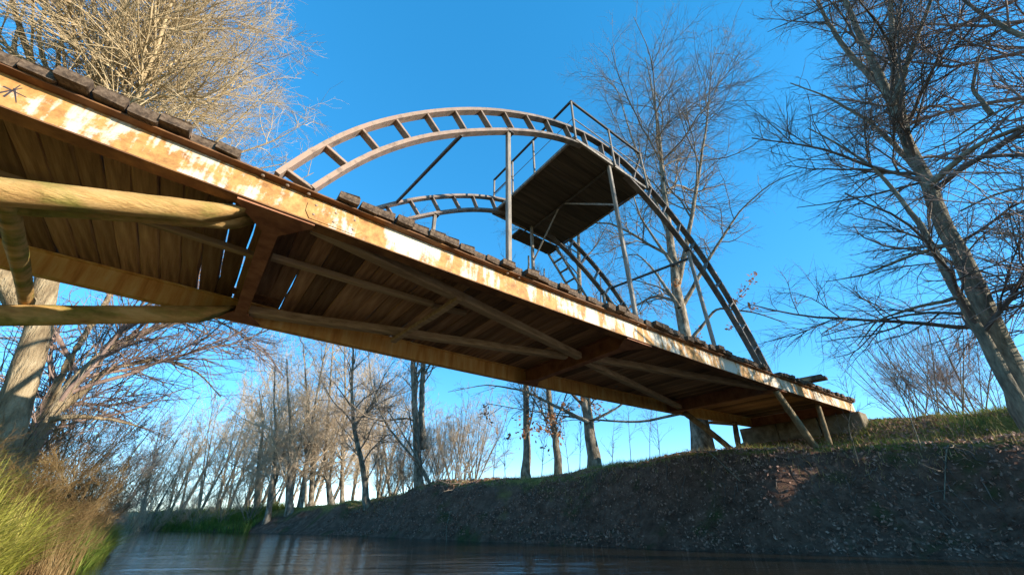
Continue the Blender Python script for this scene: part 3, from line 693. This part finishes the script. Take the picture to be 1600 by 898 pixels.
# trees standing on the far bank, seen below the deck
def stem_tree(name, seed, base, tops, r0, label, n=(26, 170, 1100, 3600), mt='bark_grey', mc='twig_grey', spread=.3, group=None, tm=.1):
    base = on_ground(base); paths = []
    for (pts, ra, rb_) in tops: paths.append((([base] + pts) if not paths or len(pts[0]) == 3 and ra == r0 else pts, ra, rb_))
    levs = [lev(n[0], tm, 44, spread, 9, .45, .03, .13, .011, 5), lev(n[1], .1, 42, .5, 7, .6, .01, .16, .006), lev(n[2], .1, 40, .55, 5, .65, .01, .18, .0045)]
    if n[3]: levs.append(lev(n[3], .1, 40, .65, 3, .75, 0, .18, .0038))
    tr, cr, _ = tree_mesh(seed, paths, levs); return put_tree(name, base, tr, cr, M[mt], M[mc], label, group=group)
def upto(b, x, y, d, bends):  # leaning stem from base towards pixel at distance d
    t = at(x, y, d); return [b + (t - b) * f + np.array([dx, dy, 0]) for f, dx, dy in bends] + [t]
b = on_ground(at(929, 733, 17.3)); stem_tree('bank_tree', 21, b, [(px([(922, 680), (914, 620), (908, 540), (905, 440), (903, 340), (900, 270)], 17.3), .24, .04),
    (px([(920, 660), (880, 640), (820, 610), (760, 600), (700, 612)], 17), .085, .012), (px([(918, 660), (960, 640), (1000, 610), (1060, 600)], 17.2), .06, .012)], .24, 'stout mottled tree trunk on the far bank with a long bough crossing to the left')
b = on_ground(at(873, 738, 18.4)); stem_tree('bank_tree', 22, b, [(px([(870, 700), (862, 650), (856, 600), (852, 500), (850, 420)], 18.4), .17, .04)], .17, 'slender slightly crooked tree trunk between two thicker trunks on the far bank', n=(20, 130, 700, 1500))
b = on_ground(at(822, 748, 18.2)); stem_tree('bank_tree', 23, b, [(px([(823, 690), (822, 600), (824, 500), (826, 400)], 18.2), .18, .05)], .18, 'straight mottled tree trunk on the far bank beside the sapling thicket', n=(20, 130, 700, 1500))
b = on_ground(at(655, 772, 20.5)); stem_tree('bank_tree', 24, b, [(px([(652, 700), (647, 620), (645, 540), (640, 440), (635, 350)], 20.5), .20, .04), (px([(662, 700), (658, 640), (662, 560), (672, 470), (680, 380)], 20.7), .18, .04)], .20, 'twin-stemmed pale bare tree rising from the far bank thicket', n=(44, 260, 1500, 4000))
b = on_ground(at(577, 778, 22.5)); stem_tree('bank_tree', 25, b, [(px([(565, 720), (553, 670), (549, 610), (552, 550), (550, 480)], 22.5), .15, .03)], .15, 'bare tree with a kinked stem leaning back from the far bank edge', n=(36, 220, 1300, 3000))
b = on_ground(at(676, 766, 19.5)); stem_tree('bank_tree', 26, b, [(px([(655, 720), (625, 670), (605, 640)], 19.5), .06, .02), (px([(650, 720), (600, 660), (580, 600), (575, 540)], 19.6), .06, .02)], .06, 'thin dark sapling leaning left out of the thicket', n=(26, 160, 700, 0), mc='twig_dark')
# riverside alders
alder = ['forked alder leaning left at the water edge', 'straight alder with a pale foot at the water edge', 'slim alder between two leaning alders', 'alder leaning right over the others',
         'tall alder behind the waterside alders', 'thick-stemmed alder at the bend of the river', 'slim tall alder behind the pale-footed alder']
for i, (x0, y0, dd, pts, r0) in enumerate([(420, 806, 25.5, [(428, 740), (432, 680), (428, 630), (430, 570)], .16), (452, 808, 25, [(452, 740), (456, 680), (450, 610), (448, 560)], .20),
        (466, 806, 25.6, [(480, 720), (490, 650), (500, 590), (512, 530)], .15), (520, 792, 26, [(508, 730), (512, 670), (516, 600), (522, 520)], .17), (486, 795, 27.5, [(490, 700), (480, 620), (474, 540)], .16),
        (400, 806, 29, [(405, 720), (412, 660), (405, 610)], .18), (536, 786, 27, [(535, 700), (540, 620), (538, 520)], .13)]):
    dd += 2.6; b = on_ground(at(x0, y0, dd)); tops = [(px(pts, dd), r0, .035)]
    if i in (0, 1, 3): tops.append((px([(pts[0][0], pts[0][1] + 20), (pts[1][0] + 18, pts[1][1]), (pts[2][0] + 34, pts[2][1])], dd + .3), r0 * .6, .03))
    stem_tree('alder_tree', 40 + i, b, tops, r0, alder[i], n=(36, 220, 900, 1900), spread=.34, mc='twig_far', group='alders at the river bend', tm=.1)

# far woods: three shapes, copied
def proto(seed, h, mt, mc, n, stems=3, fan=.17, r0=.010, rk=1.):
    r = np.random.default_rng(seed); o = np.zeros(3); st = []
    for q in range(stems):
        a = 6.28 * q / stems + r.normal(0, .5); k = fan * r.uniform(.5, 1.3) * h; hh = h * (1 if q == 0 else r.uniform(.7, .98)); dv = np.array([math.cos(a), math.sin(a), 0])
        st.append(([o + dv * .05 * q / stems, o + dv * k * .35 + [0, 0, hh * .3], o + dv * k * .75 + [r.normal(0, .15), 0, hh * .65], o + dv * k + [0, 0, hh]], h * r0 * r.uniform(.7, 1.1), min(.015, h * r0 * .3)))
    levs = [lev(n[0], .08, 36, .36, 8, .45, .06, .12, .016 * rk, 4), lev(n[1], .1, 38, .5, 6, .6, .04, .15, .011 * rk), lev(n[2], .1, 38, .6, 4, .7, .02, .17, .0085 * rk)]
    tr, cr, _ = tree_mesh(seed, st, levs, tsides=7)
    return mesh_np('trunk', *tr, True), mesh_np('crown', *cr, True), M[mt], M[mc]
protos = [proto(60 + k, h, 'bark_grey', 'twig_far', (40, 300, 1500), 2 + k % 3) for k, h in enumerate((10, 11, 9.5, 12))]
bushes = [proto(70 + k, h, 'bark_grey', 'twig_far', (60, 420, 2600), 9, .34, .0065, .5) for k, h in enumerate((4.2, 5))]
hazels = [proto(75, 4.6, 'bark_grey', 'twig_red', (50, 300, 1300), 9, .36, .005, .4)]
def copy_tree(pr, name, base, rz, sc_, label, cat, group):
    o = empty(name, tuple(base), rz); o.scale = (sc_ * rng.uniform(.9, 1.15), sc_ * rng.uniform(.9, 1.15), sc_); tag(o, label, cat, group)
    link('trunk', pr[0], pr[2], o); link('crown', pr[1], pr[3], o); return o
xs = np.linspace(165, 610, 20)
for i, x in enumerate(xs):
    dist = [38, 46, 56][i % 3] + rng.uniform(-3, 3) - (6 if x > 400 else 0)
    b = on_ground(at(x + rng.uniform(-8, 8), 806, dist))
    hgt = np.interp(x, [188, 240, 300, 380, 430, 600], [.70, .85, 1.05, 1.2, 1.35, 1.3]) * (dist / 46)
    copy_tree(protos[i % 4], 'far_tree', b, rng.uniform(0, 6.28), hgt, 'bare grey-brown tree in the wood beyond the river bend', 'tree', 'trees in the far wood')
for i, (x, dist) in enumerate(((615, 23.5), (632, 22.5), (690, 21), (708, 21.5), (600, 24.5), (722, 22.6), (645, 24), (740, 22), (672, 23.2))):
    copy_tree(bushes[i % 2], 'thicket_bush', on_ground(at(x, 768, dist)), rng.uniform(0, 6.28), rng.uniform(.75, 1.05), 'many-stemmed bare bush in the thicket round the twin-stemmed tree', 'bush', 'bushes of the far bank thicket')
for i, (x, dist) in enumerate(((1452, 21), (1490, 20), (1520, 22), (1420, 24), (1555, 23))):
    o = copy_tree(hazels[0], 'hazel_bush', on_ground(at(x, 640, dist)), rng.uniform(0, 6.28), rng.uniform(.75, 1.1), 'bare reddish bush on the bank top behind the two-stemmed tree', 'bush', 'bushes behind the two-stemmed tree')
for i, (x, dist) in enumerate(((165, 36), (190, 37), (205, 34), (222, 38), (240, 36), (262, 39), (285, 36), (310, 34), (330, 37), (350, 32), (372, 34), (392, 30), (180, 46), (230, 48), (300, 46))):
    copy_tree(bushes[i % 2], 'waterside_bush', on_ground(at(x, 806, dist)), rng.uniform(0, 6.28), rng.uniform(.55, .85), 'low tangled bush by the water at the river bend', 'bush', 'bushes along the river bend')
dogwood = [proto(78, 1.5, 'weed', 'weed', (90, 700, 3600), 12, .42, .0026, .2)]
for i, (x, y, dist, k) in enumerate(((110, 770, 9.5, 1.05), (85, 765, 9.4, .85), (30, 740, 9.0, .95), (140, 780, 11.5, 1.0), (40, 740, 9.5, 1.3), (90, 750, 12.5, 1.35), (130, 770, 15, 1.3), (160, 790, 17, 1.2))):
    copy_tree(dogwood[0], 'dry_shrub', on_ground(at(x, y, dist)), rng.uniform(0, 6.28), k, 'leafless reddish-brown shrub in the tall grass of the near bank', 'shrub', 'dry shrubs on the near bank')
for i, (x, y, dist, k) in enumerate(((40, 735, 13.5, .8), (95, 745, 16, .95), (135, 765, 19, .95), (5, 725, 12, .75), (165, 785, 23, .9))):
    copy_tree(hazels[0], 'bramble_bush', on_ground(at(x, y, dist)), rng.uniform(0, 6.28), k, 'tangled bare bush under the willow boughs on the near bank', 'bush', 'bushes under the willow')
# thin saplings on the bank
def sapling(seed, pts, r0, label):
    b = on_ground(pts[0]); paths = [([b] + [np.array(p) for p in pts[1:]], r0, .004)]
    tr, cr, _ = tree_mesh(seed, paths, [lev(14, .25, 42, .34, 6, .6, .03, .12, .006), lev(60, .15, 40, .45, 4, .7, .02, .15, .005)], .1, 6)
    put_tree('sapling', b, tr, cr, M['bark_dark'], M['twig_dark'], label, 'sapling')
sapling(81, [at(1428, 680, 13)] + px([(1418, 640), (1400, 600), (1385, 545)], 13), .016, 'thin bare sapling on the grass beside the abutment')
sapling(82, [at(1326, 690, 12.6)] + px([(1325, 665), (1330, 640), (1322, 600)], 12.6), .01, 'tiny bare sapling in front of the abutment blocks')
for i, (x, y, dx) in enumerate(((790, 748, -6), (845, 744, 10), (890, 738, -14), (905, 738, 4), (955, 728, 6), (985, 722, -4), (1012, 718, 8), (1030, 716, -6), (770, 752, 8))):
    d_ = rng.uniform(17, 19.5); o = sapling(90 + i, [at(x, y, d_)] + px([(x + dx * .4, y - 40), (x + dx, y - rng.uniform(80, 120))], d_), .02, 'wispy bare sapling on the far bank among the mottled trunks')
for o in bpy.data.objects:
    if o.get('label', '').startswith('wispy'): o['group'] = 'wispy saplings on the far bank'

# ------------------------------------------------------------------ ground cover
def blades(r, bx, by, hmin, hmax, wid, lean, K=3, dz=-.03):
    n = len(bx); bz = ground_h(bx, by) + dz; h = r.uniform(hmin, hmax, n); az = r.random(n) * 6.283; ln = np.abs(r.normal(lean, lean * .5, n))
    f = np.linspace(0, 1, K); dirv = np.stack([np.cos(az), np.sin(az)], 1); side = np.stack([-np.sin(az), np.cos(az), np.zeros(n)], 1)
    c = np.empty((n, K, 3)); c[:, :, :2] = np.stack([bx, by], 1)[:, None] + dirv[:, None] * (h * ln)[:, None, None] * (f ** 1.8)[None, :, None]
    c[:, :, 2] = bz[:, None] + h[:, None] * (f - .38 * np.clip(ln, 0, 1)[:, None] * f ** 2.5)
    w = wid * r.uniform(.6, 1.3, n)[:, None] * (1 - .92 * f ** 1.4)[None]
    V = np.stack([c - side[:, None] * w[:, :, None], c + side[:, None] * w[:, :, None]], 2).reshape(-1, 3)
    b = (np.arange(n) * K * 2)[:, None] + (np.arange(K - 1) * 2)[None]; F = np.stack([b, b + 1, b + 3, b + 2], -1).reshape(-1, 4); return V, F
def scatter(r, n, x0, x1, y0, y1, cond):
    out = np.zeros((0, 2))
    while len(out) < n:
        p = np.c_[r.uniform(x0, x1, n * 2), r.uniform(y0, y1, n * 2)]; out = np.r_[out, p[cond(p[:, 0], p[:, 1])]]
    return out[:n, 0], out[:n, 1]
r = np.random.default_rng(33)
dNf = lambda x, y: -sdist(NB, x, y)
dFf = lambda x, y: sdist(FT, x, y)
bx, by = scatter(r, 15000, -7.2, -3.2, 2.4, 6.4, lambda x, y: (dNf(x, y) > .25) & (dNf(x, y) < 3.4) & (vnoise(x, y, .9) > -.12))
tag(link('tall_grass', mesh_np('tall_grass', *blades(r, bx, by, .35, 1.05, .009, .7, K=4)), M['grass_yellow']), 'sunlit yellow-green tall grass on the near bank', 'grass', kind='stuff')
bx, by = scatter(r, 7000, -16, -4, 5.5, 17, lambda x, y: (dNf(x, y) > -.1) & (dNf(x, y) < 2.2) & (vnoise(x, y, 1.6) < .22))
tag(link('dry_weeds', mesh_np('dry_weeds', *blades(r, bx, by, .4, 1.0, .005, .45)), M['weed']), 'dry reddish-brown weeds along the near bank', 'weeds', kind='stuff')
bx, by = scatter(r, 13000, -17, -5, 4.5, 19, lambda x, y: (dNf(x, y) > -.15) & (dNf(x, y) < 1.5) & (vnoise(x + 7, y, 2.0) > -.1))
tag(link('sedge', mesh_np('sedge', *blades(r, bx, by, .35, .8, .009, .7)), M['grass_green']), 'green sedge hanging over the near water edge', 'sedge', kind='stuff')
bx, by = scatter(r, 9000, -27, -14, 24, 34, lambda x, y: (dFf(x, y) > -.1) & (dFf(x, y) < 4))
V1 = blades(r, bx, by, .3, .8, .014, .6)
bx, by = scatter(r, 20000, -9, 16, 5, 22, lambda x, y: (dFf(x, y) > 1.9) & (dFf(x, y) < 6.5) & (vnoise(x, y, 1.3) + .012 * (x - 3) > .02))
V2 = blades(r, bx, by, .08, .26, .006, .7)
tag(link('bank_grass', mesh_np('bank_grass', *join([V1, V2])), M['grass_green']), 'short grass along the top of the far bank', 'grass', kind='stuff')
bx, by = scatter(r, 16000, -11, 14, 5, 26, lambda x, y: (dFf(x, y) > 1.3) & (dFf(x, y) < 6))
tag(link('dead_grass', mesh_np('dead_grass', *blades(r, bx, by, .08, .30, .006, .8)), M['straw']), 'dead straw-coloured grass on the far bank top', 'grass', kind='stuff')
bx, by = scatter(r, 42000, -9, 13, 5, 22, lambda x, y: (dFf(x, y) > .1) & (dFf(x, y) < 7) & (vnoise(x, y, .9) > -.36))
pts = np.c_[bx, by, ground_h(bx, by) + .015]; lv_, lf_ = leaf_quads(r, pts, .042, .015)
tag(link('fallen_leaves', mesh_np('fallen_leaves', lv_, lf_), M['litter']), 'brown fallen leaves covering the far bank', 'leaves', kind='stuff')
def fallen(seed, pts, label):
    P_ = [np.array([x, y, float(ground_h(x, y)) + h]) for x, y, h in pts]; b = P_[0]
    tr, cr, _ = tree_mesh(seed, [(P_, .035, .008)], [lev(9, .25, 40, .4, 6, .6, .0, .15, .007, 4), lev(26, .2, 40, .45, 4, .7, 0, .15, .004)], .1, 8)
    o = empty('fallen_branch', tuple(b)); tag(o, label, 'branch')
    link('stem', mesh_np('stem', tr[0] - b, tr[1], True), M['bark_dark'], o); link('twigs', mesh_np('twigs', cr[0] - b, cr[1], True), M['twig_grey'], o)
fallen(201, [(4.3, 13.4, .05), (4.9, 12.6, .08), (5.3, 11.6, .1), (5.5, 10.7, .12)], 'dead branch slid down the far bank left of the bridge')
fallen(202, [(10.6, 9.8, .04), (10.0, 9.3, .08), (9.2, 9.0, .06), (8.5, 8.9, .05)], 'dead branch lying along the bank top below the two-stemmed tree')
fallen(203, [(-1.6, 18.4, .05), (-2.1, 17.2, .1), (-2.4, 16.2, .05), (-2.2, 15.3, -.05)], 'dead branch trailing down the bank to the water below the straight trunk')
# roots hanging out of the lip of the far bank
rx, ry = scatter(r, 150, -7, 12, 6, 21, lambda x, y: (dFf(x, y) > 1.0) & (dFf(x, y) < 1.7))
rp = np.empty((150, 6, 3)); rp[:, 0] = np.c_[rx, ry, ground_h(rx, ry) - .02]; dd_ = np.stack([np.full(150, -.5), np.full(150, -.85), np.zeros(150)], 1) + r.normal(0, .35, (150, 3))
for k_ in range(1, 6):
    q_ = rp[:, k_ - 1] + nrm(dd_ + r.normal(0, .5, (150, 3))) * r.uniform(.05, .14, (150, 1)); q_[:, 2] = ground_h(q_[:, 0], q_[:, 1]) + .012; rp[:, k_] = q_
tag(link('hanging_roots', mesh_np('hanging_roots', *tubes(rp, np.linspace(.012, .003, 6)[None] * r.uniform(.5, 1.5, (150, 1)), 4)), M['twig_dark']), 'thin roots trailing down the eroded face of the far bank', 'roots', kind='stuff')
# small stones by the strut foot
def stone(p, s_, label):
    me = bpy.data.meshes.new('stone'); import bmesh; bm = bmesh.new(); bmesh.ops.create_icosphere(bm, subdivisions=2, radius=s_)
    for v in bm.verts: v.co *= 1 + random.uniform(-.15, .15); v.co.z *= .7
    bm.to_mesh(me); bm.free(); tag(link('stone', me, M['stone'], None, tuple(p)), label, 'stone')
stone(on_ground(at(1140, 714, 14.3), .04), .09, 'small white stone by the foot of the far strut')
